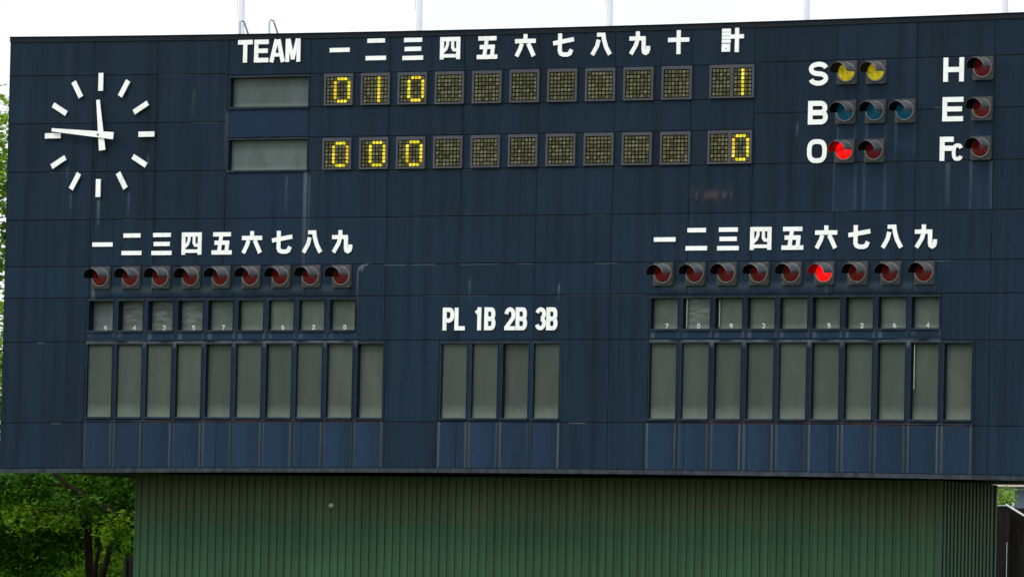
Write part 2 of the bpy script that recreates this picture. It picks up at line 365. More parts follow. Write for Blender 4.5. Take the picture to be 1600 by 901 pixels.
row([-5.36, -3.80], 12.215, TOPZ); row([-5.36, -3.80], 11.655, 12.215); row([-5.36, -3.80], 11.172, 11.655); row([-5.36, -3.80], 10.612, 11.172)
mid = JX[4:11]
row(mid, 12.215, TOPZ); row(mid, 11.665, 12.215); row(mid, 11.172, 11.665); row(mid, 10.615, 11.172)
rt = JX[10:]
row(rt, 12.235, TOPZ); row(rt, 11.425, 12.235); row(rt, 10.62, 11.425)
for a_, b_ in zip(JX[:-1], JX[1:]): panel(a_, b_, H3, 10.64 if b_ < -5.3 else (10.612 if b_ < -3.7 else 10.615 if b_ < 4.3 else 10.62))
row(JX, H4, H3); row(JX, H5, H4)
row([XL, -7.965, -2.84, -2.32, -.95, .42, 1.79, 2.49, 7.60, 8.43, XR], H6, H5)
row([XL, -7.965, -2.28, -1.29, .96, 1.79, 2.49, 8.19, 8.43, XR], H7, H6)
row([XL, -7.965, -5.42, -3.82, -2.32, -.95, .42, 1.79, 3.155, 4.27, 5.72, 7.10, 8.43, XR], Z_TRIM, H7)

# carcass: ring of boxes behind the cladding so that the openings stay open
b = MB()
def backing(x0, x1, z0, z1):
    for i in range(12):
        xa = x0 + (x1 - x0) * i / 12; xb = x0 + (x1 - x0) * (i + 1) / 12
        b.quad((xa, .013, bow(xa, z0)), (xb, .026, bow(xb, z0)), (xb, .026, bow(xb, z1)), (xa, .026, bow(xa, z1)))
strips_z = sorted(set([5.692, ZL[0], ZL[1], ZU[0], ZU[1], 10.64, 11.149, 11.684, 12.182, 12.865]))
for z0, z1 in zip(strips_z[:-1], strips_z[1:]):
    zm = (z0 + z1) / 2
    hs = sorted([h for h in openings if h[2] < zm < h[3]]); x = XL + .004
    for h in hs:
        if h[0] > x: b.quad((x, .013, z0), (h[0], .013, z0), (h[0], .013, z1), (x, .013, z1))
        x = h[1]
    b.quad((x, .013, z0), (XR - .004, .013, z0), (XR - .004, .013, z1), (x, .013, z1))
b.build('sheathing', 'joint_dark', board)
D = 4.25
b = MB()                                            # side walls, rear wall and roof of the board
b.quad((XL, .0, Z_BOT), (XL, 0, 12.90), (XL, D, 12.80), (XL, D, Z_BOT)); b.quad((XR, D, Z_BOT), (XR, D, 12.80), (XR, 0, 12.90), (XR, 0, Z_BOT))
b.quad((XR, D, Z_BOT), (XL, D, Z_BOT), (XL, D, 12.80), (XR, D, 12.80))
b.build('rear_casing', 'navy_trim', board)
b = MB(); b.quad((XL + .01, .12, 12.78), (XR - .01, .12, 12.78), (XR - .01, D - .01, 12.78), (XL + .01, D - .01, 12.78)); b.build('flat_roof', 'roof_felt', board)
b = MB()
NSO = 8
for i in range(NSO):                                  # soffit sheets
    xa = XL + .02 + (XR - XL - .04) * i / NSO; xb = XL + .02 + (XR - XL - .04) * (i + 1) / NSO - .012
    q = MB(); q.box(xa, xb, .04, D - .02, Z_BOT + .002, Z_BOT + .02); q.build('soffit_sheet', 'soffit_dark', board)
def long_bar(name, mat, z0, z1, y0, y1, bf0=bow, bf1=bow):
    q = MB(); n = 16
    for i in range(n):
        xa = XL - .006 + (XR - XL + .012) * i / n; xb = XL - .006 + (XR - XL + .012) * (i + 1) / n
        A = [(xa, y0, bf0(xa, z0)), (xb, y0, bf0(xb, z0)), (xb, y0, bf1(xb, z1)), (xa, y0, bf1(xa, z1))]
        B_ = [(xa, y1, bf0(xa, z0)), (xb, y1, bf0(xb, z0)), (xb, y1, bf1(xb, z1)), (xa, y1, bf1(xa, z1))]
        q.quad(*A); q.quad(A[3], A[2], B_[2], B_[3]); q.quad(B_[0], B_[1], A[1], A[0])
        if i == 0: q.quad(A[0], A[3], B_[3], B_[0])
        if i == n - 1: q.quad(A[1], B_[1], B_[2], A[2])
    return q.build(name, mat, board)
long_bar('top_flashing', 'flashing_dark', 12.812, 12.868, -.012, .16)
long_bar('coping', 'coping_black', 12.868, 12.886, -.022, .17)
long_bar('flashing_lip', 'navy_lip', 12.797, 12.811, -.018, .02)
long_bar('bottom_trim', 'edge_trim', Z_BOT - .008, Z_TRIM - .004, -.022, .05)

# ---- windows let into the board
DIG_NAMES = {}
def map_pt(p, w_, h_, sw, box):
    return (p[0] * w_, p[1] * h_) if box else (p[0] * (w_ / 2 - sw / 2), p[1] * (h_ / 2 - sw / 2))
def add_stroke(mb, pts, sw, y0, y1, ext=1.0, cx=0, cz=0):
    P = [Vector(p) for p in pts]
    if ext and (P[0] - P[-1]).length > 1e-6:
        P[0] = P[0] - (P[1] - P[0]).normalized() * sw / 2 * ext; P[-1] = P[-1] + (P[-1] - P[-2]).normalized() * sw / 2 * ext
    closed = (P[0] - P[-1]).length < 1e-6
    if closed: P = P[:-1]
    n = len(P); L = []; Rr = []
    for i in range(n):
        if closed: d0 = (P[i] - P[i - 1]).normalized(); d1 = (P[(i + 1) % n] - P[i]).normalized()
        else:
            d0 = (P[i] - P[i - 1]).normalized() if i else (P[1] - P[0]).normalized()
            d1 = (P[i + 1] - P[i]).normalized() if i < n - 1 else d0
        n0 = Vector((-d0.y, d0.x)); n1 = Vector((-d1.y, d1.x)); nn = (n0 + n1)
        nn = nn.normalized() if nn.length > 1e-6 else n0
        k_ = sw / 2 / max(.35, nn.dot(n0)); L.append(P[i] + nn * k_); Rr.append(P[i] - nn * k_)
    i0 = len(mb.v)
    for y in (y0, y1):
        for q in L: mb.v.append((cx + q.x, y, cz + q.y))
        for q in Rr: mb.v.append((cx + q.x, y, cz + q.y))
    seg = n if closed else n - 1
    for i in range(seg):
        j = (i + 1) % n; l0, l1, r0, r1 = i0 + i, i0 + j, i0 + n + i, i0 + n + j; o_ = 2 * n
        mb.f += [(l0, r0, r1, l1), (l0, l1, l1 + o_, l0 + o_), (r1, r0, r0 + o_, r1 + o_)]
    if not closed:
        for i in (0, n - 1): l, r_ = i0 + i, i0 + n + i; mb.f.append((l, r_, r_ + 2 * n, l + 2 * n) if i == n - 1 else (r_, l, l + 2 * n, r_ + 2 * n))
def arc(cx, cy, rx, ry, a0, a1, n=10):
    return [(cx + rx * math.cos(R(a0 + (a1 - a0) * i / n)), cy + ry * math.sin(R(a0 + (a1 - a0) * i / n))) for i in range(n + 1)]
def sup(a0, a1, n=20, e_=2.8):
    r_ = []
    for i in range(n + 1):
        t = R(a0 + (a1 - a0) * i / n); c_, s_ = math.cos(t), math.sin(t)
        r_.append((math.copysign(abs(c_) ** (2 / e_), c_), math.copysign(abs(s_) ** (2 / e_), s_)))
    return r_
LATIN = {
 'T': [([(-1, 1), (1, 1)],), ([(0, 1), (0, -1)],)],
 'E': [([(-1, 1), (-1, -1)],), ([(-1, 1), (1, 1)],), ([(-1, .02), (.85, .02)],), ([(-1, -1), (1, -1)],)],
 'A': [([(-1.05, -1.25), (-.16, 1.22)], 0), ([(1.05, -1.25), (.16, 1.22)], 0), ([(-.55, -.45), (.55, -.45)], 0, .8)],
 'M': [([(-1, 1), (-1, -1)],), ([(1, 1), (1, -1)],), ([(-.82, 1.22), (.0, -.95)], 0, .9), ([(.82, 1.22), (.0, -.95)], 0, .9)],
 'S': [(arc(0, .5, 1, .5, 12, 90, 7) + arc(0, .5, 1, .5, 100, 265, 12) + arc(0, -.5, 1, .5, 85, -90, 14) + arc(0, -.5, 1, .5, -100, -168, 6), 0)],
 'B': [([(-1, 1), (-1, -1)],), ([(-1, 1), (.35, 1)] + arc(.35, .5, .55, .5, 80, -80, 8) + [(.35, 0.02), (-1, 0.02)], 0), ([(-1, -.02), (.4, -.02)] + arc(.4, -.5, .6, .5, 80, -80, 8) + [(.4, -1), (-1, -1)], 0)],
 'O': [(sup(0, 360, 32),)],
 'H': [([(-1, 1), (-1, -1)],), ([(1, 1), (1, -1)],), ([(-1, 0), (1, 0)], 0)],
 'F': [([(-1, 1), (-1, -1)],), ([(-1, 1), (1, 1)],), ([(-1, .05), (.9, .05)],)],
 'c': [(sup(28, 332, 22),0)],
 'P': [([(-1, 1), (-1, -1)],), ([(-1, 1), (.2, 1)] + arc(.2, .42, .8, .58, 80, -80, 8) + [(.2, -.16), (-1, -.16)], 0)],
 'L': [([(-1, 1), (-1, -1)],), ([(-1, -1), (1, -1)],)],
 '1': [([(.9, 1), (.9, -1)],), ([(-1.6, .62), (.9, .98)], 0, .8)],
 '2': [(arc(0, .42, 1, .58, 172, 0, 12) + [(.9, .1), (-.95, -.9)], 0), ([(-1, -1), (1, -1)],)],
 '3': [(arc(0, .5, .95, .5, 165, -80, 14), 0), (arc(0, -.5, 1, .5, 80, -165, 14), 0)],
 '4': [([(.35, -1), (.35, 1), (-1, -.3), (1, -.3)],)],
 '5': [([(.9, 1), (-.9, 1), (-.9, .1)] + arc(0, -.35, 1, .62, 120, -150, 12), 0)],
 '6': [(arc(0, -.4, 1, .6, 0, 360, 16),), (arc(.2, -.2, 1.2, 1.2, 180, 95, 8), 0)],
 '7': [([(-1, 1), (1, 1), (-.2, -1)],)],
 '8': [(arc(0, .5, .85, .5, 0, 360, 14),), (arc(0, -.5, 1, .5, 0, 360, 14),)],
 '9': [(arc(0, .4, 1, .6, 0, 360, 16),), (arc(-.2, .2, 1.2, 1.2, 0, -85, 8), 0)],
}
# kanji strokes in box units (-.5 .. .5)
def bar(z, a_=.5, b_=None, wd=1.0): return ([(-a_, z), (a_ if b_ is None else b_, z)], 0, wd)
KANJI = {
 1: [([(-.5, 0), (.5, 0)], 0)],
 2: [bar(.40, .43), bar(-.40)],
 3: [bar(.41, .44), bar(0, .40), bar(-.41)],
 4: [([(-.41, .5), (-.41, -.5)], 0), ([(.41, .5), (.41, -.5)], 0), bar(.415), ([(-.45, -.34), (.45, -.34)], 0, .8), ([(-.12, .42), (-.13, .15), (-.2, -.02), (-.33, -.14)], 0, .72), ([(.13, .42), (.13, .03), (.19, -.07), (.36, -.08)], 0, .72)],
 5: [bar(.41, .44), bar(-.41), ([(-.36, .03), (.36, .03)], 0), ([(-.02, .42), (-.14, -.42)], 0, .95), ([(.29, .08), (.23, -.42)], 0, .95)],
 6: [([(0, .5), (0, .3)], 0), bar(.2), ([(-.17, .09), (-.24, -.12), (-.42, -.46)], 0), ([(.14, .09), (.25, -.12), (.42, -.46)], 0)],
 7: [([(-.5, .08), (.5, .24)], 0), ([(-.17, .5), (-.17, -.26), (-.12, -.36), (0, -.41), (.22, -.41), (.33, -.36), (.40, -.2)], 0)],
 8: [([(-.13, .20), (-.2, -.08), (-.43, -.46)], 0), ([(-.21, .42), (.04, .42)], 0, .9), ([(.09, .50), (.13, .22), (.24, -.12), (.44, -.46)], 0)],
 9: [([(-.10, .5), (-.10, .18), (-.18, -.08), (-.42, -.46)], 0), ([(-.5, .2), (.27, .2)], 0, .95), ([(.19, .25), (.19, -.28), (.22, -.38), (.30, -.42), (.37, -.38), (.41, -.28), (.41, -.13)], 0)],
 10: [bar(.1), ([(0, .5), (0, -.5)], 0)],
}
def glyph(name, strokes, rect, sw, label=None, box=False, parent=board, y0=-.019, y1=-.004, mat='white_enamel', loc=None):
    x0, x1, z0, z1 = rect; w_, h_ = x1 - x0, z1 - z0; mb = MB(); sw *= .95
    if box:
        k_ = thing_part(name, parent, loc or ((x0 + x1) / 2, 0, (z0 + z1) / 2))
        for i, s_ in enumerate(strokes):
            sb = MB(); add_stroke(sb, [map_pt(p, w_, h_, sw, True) for p in s_[0]], sw * (s_[2] if len(s_) > 2 else 1), y0 - .0012 * i, y1, s_[1] if len(s_) > 1 else 1)
            sb.build('stroke', mat, k_)
        if label: k_['label'] = label
        return k_
    for i, s_ in enumerate(strokes):
        ext = s_[1] if len(s_) > 1 else 1; wd = sw * (s_[2] if len(s_) > 2 else 1)
        pts = [map_pt(p, w_, h_, sw, box) for p in s_[0]]
        add_stroke(mb, pts, wd, y0 - .0012 * i, y1, ext)
    o = mb.build(name, mat, parent, loc or ((x0 + x1) / 2, 0, (z0 + z1) / 2))
    if label: o['label'] = label
    return o
NUMW = ['', 'one', 'two', 'three', 'four', 'five', 'six', 'seven', 'eight', 'nine', 'ten']
KT = [(-3.441, -3.07, 12.42, 12.78), (-2.768, -2.391, 12.418, 12.775), (-2.084, -1.704, 12.41, 12.769), (-1.391, -1.026, 12.405, 12.765), (-.715, -.34, 12.398, 12.766), (-.02, .353, 12.412, 12.787), (.672, 1.043, 12.407, 12.783), (1.355, 1.723, 12.409, 12.778), (2.045, 2.417, 12.408, 12.787), (2.737, 3.113, 12.406, 12.79)]
for i, r_ in enumerate(KT): glyph('kanji_numeral', KANJI[i + 1], r_, .074, 'white kanji numeral %s in the top row of innings' % NUMW[i + 1], True)
KL = [(-7.871, -7.481), (-7.301, -6.921), (-6.727, -6.344), (-6.152, -5.777), (-5.58, -5.2), (-5.009, -4.631), (-4.441, -4.064), (-3.872, -3.505), (-3.315, -2.939)]
for i, (a_, b_) in enumerate(KL): glyph('kanji_numeral', KANJI[i + 1], (a_, b_, 9.255 + (.0 if i < 5 else .004), 9.62 + (0 if i < 5 else .016)), .074, 'white kanji numeral %s over the left lineup lamps' % NUMW[i + 1], True)
KR = [(2.558, 2.94), (3.124, 3.504), (3.685, 4.063), (4.262, 4.633), (4.814, 5.195), (5.397, 5.782), (5.977, 6.353), (6.548, 6.912), (7.123, 7.504)]
for i, (a_, b_) in enumerate(KR): glyph('kanji_numeral', KANJI[i + 1], (a_, b_, 9.253 + (.0 if i < 5 else .003), 9.614 + (0 if i < 5 else .018)), .074, 'white kanji numeral %s over the right lineup lamps' % NUMW[i + 1], True)
tot = [([(-.5, z), (-.1, z)], 0, wd) for z, wd in ((.43, .72), (.275, .72), (.12, .72), (-.035, .72))]
tot += [([(-.5, -.31), (-.12, -.31)], 0, 1.75), ([(-.12, .16), (.5, .16)], 0, .95), ([(.19, .52), (.19, -.5)], 0, 1.0)]
tk = glyph('kanji_total', tot, (3.693, 4.081, 12.417, 12.797), .074, 'white kanji for total at the right end of the innings row', True)
q = MB(); q.box(-.002, .010, -.031, -.02, -.135, -.12); o = q.build('screw', 'joint_dark', tk, (-.12, 0, 0))
q = MB(); q.box(-.192, -.040, -.016, -.004, -.186, .186); q.build('seam_sheet', 'seam_grey', tk)
LAT = [('T', (-5.172, -4.895, 12.427, 12.802), .079), ('E', (-4.862, -4.594, 12.424, 12.801), .079), ('A', (-4.570, -4.285, 12.423, 12.803), .079), ('M', (-4.27, -3.993, 12.421, 12.804), .074),
       ('S', (5.233, 5.57, 11.853, 12.234), .080), ('B', (5.232, 5.579, 11.237, 11.612), .084), ('O', (5.228, 5.572, 10.624, 11.004), .080), ('H', (7.56, 7.914, 11.874, 12.256), .085), ('E', (7.557, 7.913, 11.250, 11.632), .082),
       ('F', (7.523, 7.759, 10.629, 11.008), .085), ('c', (7.733, 7.924, 10.627, 10.899), .064), ('P', (-1.232, -1.022, 7.987, 8.357), .072), ('L', (-1.016, -.827, 7.987, 8.356), .072), ('1', (-.646, -.527, 7.986, 8.36), .072),
       ('B', (-.471, -.268, 7.988, 8.359), .072), ('2', (-.103, .091, 7.987, 8.358), .068), ('B', (.099, .307, 7.987, 8.357), .072), ('3', (.453, .649, 7.986, 8.356), .068), ('B', (.656, .858, 7.985, 8.355), .072)]
for ch, r_, sw in LAT:
    glyph('numeral' if ch.isdigit() else 'letter', LATIN[ch], r_, sw, 'white %s %s' % ('numeral' if ch.isdigit() else 'letter', ch))

def window(x0, x1, z0, z1, depth, mat, digit=None, strip=0, label=None):
    f = thing_part('display_window', board, ((x0 + x1) / 2, 0, (z0 + z1) / 2))
    hw, hh = (x1 - x0) / 2, (z1 - z0) / 2
    q = MB(); t = .012                                       # jambs, head and cill of the recess
    q.box(-hw - .010, -hw + .003, .0035, depth + .02, -hh - .01, hh + .01); q.box(hw - .003, hw + .010, .0035, depth + .02, -hh - .01, hh + .01)
    q.box(-hw + .003, hw - .003, .0035, depth + .02, hh - .003, hh + .010); q.box(-hw + .003, hw - .003, .0035, depth + .02, -hh - .01, -hh + .003)
    q.build('jamb', 'jamb_dark', f)
    q = MB(); q.box(-hw - .020, hw + .020, -.012, -.0015, hh, hh + .020); q.build('head_trim', 'frame_grey', f)
    q = MB(); q.box(-hw - .016, hw + .016, -.030, .02, -hh - .026, -hh + .004); q.build('sill', 'sill_navy', f)
    for xa_, xb_ in ((-hw - .013, -hw), (hw, hw + .009)):
        q = MB(); q.box(xa_, xb_, -.009, -.001, -hh + .004, hh); q.build('side_frame', 'frame_side', f)
    q = MB(); q.box(-hw + .004, hw - .004, depth - .006, depth, -hh + .004, hh - .004); q.build('pane', mat, f)
    if digit:
        w_, h_ = .058, .078; g2 = MB()
        for s_ in LATIN[digit]:
            ext = s_[1] if len(s_) > 1 else 1
            add_stroke(g2, [map_pt(p, w_, h_, .014, False) for p in s_[0]], .014, -.003, 0, ext)
        g2.build('numeral', 'number_white', f, (.0, depth - .008, -hh + .052))
    if strip:
        q = MB(); q.box(-hw + .010 + depth * .28, -hw + .019 + depth * .28, depth - .05, depth - .03, hh - strip * 2 * hh + .02, hh - .01); q.build('name_board_edge', 'strip_pale', f)
    if label: f['label'] = label
    return f
simple('frame_side', (.012, .018, .027, 1), .6, .2, .5, 5)
DL = '94357 628'; DR = '7893 5264'
for i, (a_, b_) in enumerate(LU):
    window(a_, b_, *ZU, (.17, .15, .14, .13, .11, .10, .08, .08, .10)[i], ('pane_pale', 'pane_reflecting', 'pane_reflecting', 'pane_reflecting', 'pane_small', 'pane_small', 'pane_small', 'pane_small', 'pane_small')[i], DL[i].strip() or None,
           0, 'small square number window under the left kanji %s' % NUMW[i + 1])
for i, (a_, b_) in enumerate(RU):
    window(a_, b_, *ZU, (.11, .10, .11, .11, .10, .12, .12, .11, .12)[i], 'pane_reflecting' if i == 1 else 'pane_small', DR[i].strip() or None, .95 if i in (1, 2) else 0, 'small square number window under the right kanji %s' % NUMW[i + 1])
for i, (a_, b_) in enumerate(LL): window(a_, b_, *ZL, (.04, .045, .05, .06, .08, .05, .07, .045, .06, .10)[i], 'pane_green')
for i, (a_, b_) in enumerate(PL): window(a_, b_, *ZL, (.05, .05, .09, .05)[i], 'pane_green')
for i, (a_, b_) in enumerate(RL): window(a_, b_, *ZL, (.06, .05, .07, .07, .05, .08, .08, .09, .09, .10)[i], 'pane_green', None, .62 if i == 8 else 0)
for r_ in TW: window(r_[0], r_[1], r_[2], r_[3], .11, 'pane_team', None, 0, 'wide blank team name window')

# ------------------------------------------------------------------ clock
clock = thing('wall_clock', 'round clock of white bar markers and hands at the upper left of the board', 'clock', (-7.768, 0, 11.268))
RC = .95
for k_ in range(12):
    q = MB(); L, wd = .150, .044
    q.box(-wd, wd, -.052, -.030, -L, L); q.box(-.012, .012, -.030, .0, -L * .6, L * .6)
    o = q.build('hour_marker', 'white_enamel', clock, (math.sin(R(30 * k_)) * (.905), 0, math.cos(R(30 * k_)) * (.888)))
    o.rotation_euler = (0, R(30 * k_), 0)
def hand(name, tip, tail, wt, wl, y0, y1):
    t = Vector(tip); l = Vector(tail); d = (t - l).normalized(); n_ = Vector((-d.y, d.x)); q = MB()
    P = [l + n_ * wl, t + n_ * wt, t - n_ * wt, l - n_ * wl]
    i0 = 0
    for y in (y0, y1): q.v += [(p.x, y, p.y) for p in P]
    q.f += [(0, 3, 2, 1), (4, 5, 6, 7), (0, 1, 5, 4), (1, 2, 6, 5), (2, 3, 7, 6), (3, 0, 4, 7)]
    return q.build(name, 'white_enamel', clock)
hand('hour_hand', (-.025, .585), (.080, -.258), .033, .060, -.084, -.072)
hand('minute_hand', (-.892, .095), (.305, -.022), .027, .060, -.112, -.100)
q = MB(); q.tube([(0.010, -.128, 0), (0.010, .0, 0)], .016, 10); q.build('hub', 'frame_grey', clock)

# ------------------------------------------------------------------ signal lamps
def lamp_meshes():
    q = MB(); s_ = .183
    prof = [(s_, -.030), (s_ - .010, -.042)]
    q.box(-s_ + .004, s_ - .004, -.034, -.0005, -s_, s_)
    q.box(-s_ + .014, s_ - .014, -.044, -.034, -s_ + .010, s_ - .010)
    q.box(-s_ + .02, s_ - .02, -.052, -.044, -s_ - .010, -s_ + .014)
    H = q.mesh('housing', 'lamp_housing')
    r_ = .156; n = 28; q = MB()                               # bezel ring
    for i in range(n):
        a0, a1 = 2 * math.pi * i / n, 2 * math.pi * (i + 1) / n
        def p(a_, rr, y): return (rr * math.cos(a_), y, rr * math.sin(a_))
        q.quad(p(a0, r_, -.060), p(a0, r_ - .016, -.060), p(a1, r_ - .016, -.060), p(a1, r_, -.060)); q.quad(p(a0, r_, -.040), p(a0, r_, -.060), p(a1, r_, -.060), p(a1, r_, -.040))
        q.quad(p(a0, r_ - .016, -.060), p(a0, r_ - .016, -.040), p(a1, r_ - .016, -.040), p(a1, r_ - .016, -.060))
    ring = q.mesh('bezel', 'ring_metal')
    q = MB(); rl = .143; nr = 6                              # domed lens
    for k_ in range(nr + 1):
        t = k_ / nr; rr = rl * math.sin(t * math.pi / 2); y = -.046 - .050 * math.cos(t * math.pi / 2)
        for i in range(n): q.v.append((rr * math.cos(2 * math.pi * i / n), y, rr * math.sin(2 * math.pi * i / n)))
    for k_ in range(nr):
        for i in range(n): q.f.append((k_ * n + i, k_ * n + (i + 1) % n, (k_ + 1) * n + (i + 1) % n, (k_ + 1) * n + i))
    def visor(y_off, rr0, mat, nm, inner):
        q = MB(); A0, A1, nn, ny = 3, 184, 26, 6
        for j in range(ny + 1):
            t = j / ny
            for i in range(nn + 1):
                a_ = R(A0 + (A1 - A0) * i / nn)
                # a cut-away hood: full length over the crown, a little shorter at the two cheeks
                Lh = .345 * (.86 + .14 * max(0, math.sin(a_)) ** .5)
                rr = rr0 * (1 - .02 * t); y = -.050 - Lh * t
                q.v.append((rr * math.cos(a_), y, rr * math.sin(a_) - .02 * t))
        for j in range(ny):
            for i in range(nn):
                a_ = j * (nn + 1) + i; f_ = (a_, a_ + 1, a_ + nn + 2, a_ + nn + 1); q.f.append(f_[::-1] if inner else f_)
        return q
    lensq = q
    vo = visor(0, .150, None, '', False); vi = visor(0, .1465, None, '', True)
    # rim joining the two skins
    ro = visor(0, .150, None, '', False); off = len(ro.v); ro.v += vi.v; ro.f += [tuple(i + off for i in f_) for f_ in vi.f]
    nn = 26; base_o = 6 * 27; base_i = off + 6 * 27
    rim = [(base_o + i, base_o + i + 1, base_i + i + 1, base_i + i) for i in range(nn)]
    for j in range(6):
        for e_ in (0, nn): rim.append((j * 27 + e_, (j + 1) * 27 + e_, off + (j + 1) * 27 + e_, off + j * 27 + e_))
    nf = len(vo.f); ro.f += rim
    def vmesh(inner_mat):
        me = bpy.data.meshes.new('visor'); me.from_pydata(ro.v, [], ro.f); me.materials.append(M['visor_metal']); me.materials.append(M[inner_mat])
        for i, p in enumerate(me.polygons):
            p.use_smooth = True
            if nf <= i < 2 * nf: p.material_index = 1
        me.update(); return me
    return H, ring, lensq, vmesh
Hm, Rm, Lq, vmesh = lamp_meshes()
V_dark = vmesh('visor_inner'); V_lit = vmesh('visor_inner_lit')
LM = {}
for mname in ('lens_red', 'lens_red_lit', 'lens_yellow', 'lens_blue'):
    me = Lq.mesh('lens', mname)
    for p in me.polygons: p.use_smooth = True
    LM[mname] = me
def lamp(x, z, mat, label, group):
    t = thing('signal_lamp', label, 'lamp', (x, 0, z), group)
    link('housing', Hm, t); link('bezel', Rm, t, (0, 0, 0)); link('lens', LM[mat], t); v = link('visor', V_lit if mat == 'lens_red_lit' else V_dark, t)
    v.rotation_euler = (R(rnd.uniform(-1, 1)), R(rnd.uniform(-3, 3)), R(rnd.uniform(-1, 1)))
    return t
for i, (x, z) in enumerate(LAMPL): lamp(x, z, 'lens_red', 'unlit dark red hooded lamp under the kanji %s of the left lineup row' % NUMW[i + 1], 'hooded lamps of the left lineup row')
for i, (x, z) in enumerate(LAMPR):
    if i == 5: lamp(x, z, 'lens_red_lit', 'glowing bright red hooded lamp under the kanji six of the right lineup row', 'hooded lamps of the right lineup row')
    else: lamp(x, z, 'lens_red', 'unlit dark red hooded lamp under the kanji %s of the right lineup row' % NUMW[i + 1], 'hooded lamps of the right lineup row')
XM = ['lens_yellow', 'lens_yellow', 'lens_blue', 'lens_blue', 'lens_blue', 'lens_red_lit', 'lens_red', 'lens_red', 'lens_red', 'lens_red']
XN = ['yellow hooded lamp directly right of the letter S', 'second yellow hooded lamp in the row of the letter S', 'blue hooded lamp directly right of the letter B', 'middle blue hooded lamp of three in the row of the letter B',
      'rightmost blue hooded lamp in the row of the letter B', 'glowing red hooded lamp directly right of the letter O', 'unlit dark red hooded lamp, second in the row of the letter O',
      'unlit dark red hooded lamp beside the letter H', 'unlit dark red hooded lamp beside the letter E', 'unlit dark red hooded lamp beside the letters Fc']
for (x, z), mm, nn in zip(LAMPX, XM, XN): lamp(x, z, mm, nn, 'hooded count and ruling lamps on the upper right')

# ------------------------------------------------------------------ dot matrix displays
ZERO = {(1, 0), (2, 0), (3, 0), (1, 6), (2, 6), (3, 6)} | {(0, r) for r in range(1, 6)} | {(4, r) for r in range(1, 6)}
def display(x0, x1, z0, z1, lit, label, double=False):
    w_, h_ = x1 - x0, z1 - z0
    t = thing('dot_matrix_display', label, 'display', ((x0 + x1) / 2, 0, z0), 'dot matrix score displays')
    ml, mb_, mt, mr_ = .036, .030, .052, .036
    q = MB(); y0, y1 = -.040, -.001
    q.box(-w_ / 2, -w_ / 2 + ml, y0, y1, 0, h_); q.box(w_ / 2 - mr_, w_ / 2, y0, y1, 0, h_)
    q.box(-w_ / 2 + ml, w_ / 2 - mr_, y0, y1, h_ - mt, h_); q.box(-w_ / 2 + ml, w_ / 2 - mr_, y0, y1, 0, mb_)
    if double: q.box(-.028, .028, y0 + .002, y1, mb_, h_ - mt)
    q.build('frame', 'display_frame', t)
    q = MB(); q.box(-w_ / 2 + ml, w_ / 2 - mr_, -.012, -.003, mb_, h_ - mt); q.build('back_plate', 'display_back', t)
    L = MB(); U = MB(); rr = random.Random(int(x0 * 100) + int(z0 * 10))
    xa, xb, za, zb = -w_ / 2 + ml + .008, w_ / 2 - mr_ - .008, mb_ + .006, h_ - mt - .006
    blocks = [(xa, -.032, 5), (.032, xb, 5)] if double else [(xa, xb, 7)]
    for bi, (ba, bb, nc) in enumerate(blocks):
        px = (bb - ba) / nc; pz = (zb - za) / 7
        for c_ in range(nc):
            for r_ in range(7):
                on = (c_, r_, bi) in lit
                cx = ba + px * (c_ + .5); cz = zb - pz * (r_ + .5); s_ = .345 if not on else .37
                hx, hz = px * s_, pz * s_; tl = rr.uniform(-.006, .012); tx = rr.uniform(-.004, .004)
                m_ = L if on else U; y = -.030
                a_, b_2, c2, d_ = (cx - hx, y + tl - tx, cz - hz), (cx + hx, y + tl + tx, cz - hz), (cx + hx, y - tl + tx, cz + hz), (cx - hx, y - tl - tx, cz + hz)
                m_.quad(a_, b_2, c2, d_)
                bk = -.013
                m_.quad((a_[0], bk, a_[2]), (b_2[0], bk, b_2[2]), b_2, a_); m_.quad(d_, c2, (c2[0], bk, c2[2]), (d_[0], bk, d_[2]))
                m_.quad((a_[0], bk, a_[2]), a_, d_, (d_[0], bk, d_[2])); m_.quad(b_2, (b_2[0], bk, b_2[2]), (c2[0], bk, c2[2]), c2)
    o = U.build('unlit_dots', 'dot_unlit', t); o['kind'] = 'stuff'
    if L.v: o = L.build('lit_dots', 'dot_lit', t); o['kind'] = 'stuff'
zero7 = {(c_ + 2, r_, 0) for c_, r_ in ZERO}; one7 = {(4, r_, 0) for r_ in range(7)}
DX = [(-3.52 + .6851 * i, -3.52 + .6851 * i + .535) for i in range(10)]
zt = [(11.688, 12.211), (11.686, 12.209), (11.682, 12.207), (11.676, 12.207), (11.676, 12.208), (11.677, 12.212), (11.676, 12.211), (11.675, 12.211), (11.676, 12.213), (11.676, 12.215)]
zb_ = [(10.632, 11.152), (10.630, 11.154), (10.628, 11.153), (10.628, 11.155), (10.630, 11.156), (10.638, 11.160), (10.638, 11.162), (10.637, 11.162), (10.635, 11.161), (10.632, 11.161)]
for i, (a_, b_) in enumerate(DX):
    val = [zero7, one7, zero7][i] if i < 3 else set(); vs = ['showing a yellow 0', 'showing a yellow 1', 'showing a yellow 0'][i] if i < 3 else 'left blank'
    display(a_, b_, *zt[i], val, 'grey dot matrix display %s, upper row, under the kanji %s' % (vs, NUMW[i + 1]))
    display(a_ - .004, b_ - .006, *zb_[i], zero7 if i < 3 else set(), 'grey dot matrix display %s, lower row, below the kanji %s' % ('showing a yellow 0' if i < 3 else 'left blank', NUMW[i + 1]))
display(3.496, 4.282, 11.684, 12.217, {(2, r_, 1) for r_ in range(7)}, 'wide total display of the upper row showing a yellow 1', True)
display(3.486, 4.265, 10.634, 11.167, {(c_, r_, 1) for c_, r_ in ZERO}, 'wide total display of the lower row showing a yellow 0', True)

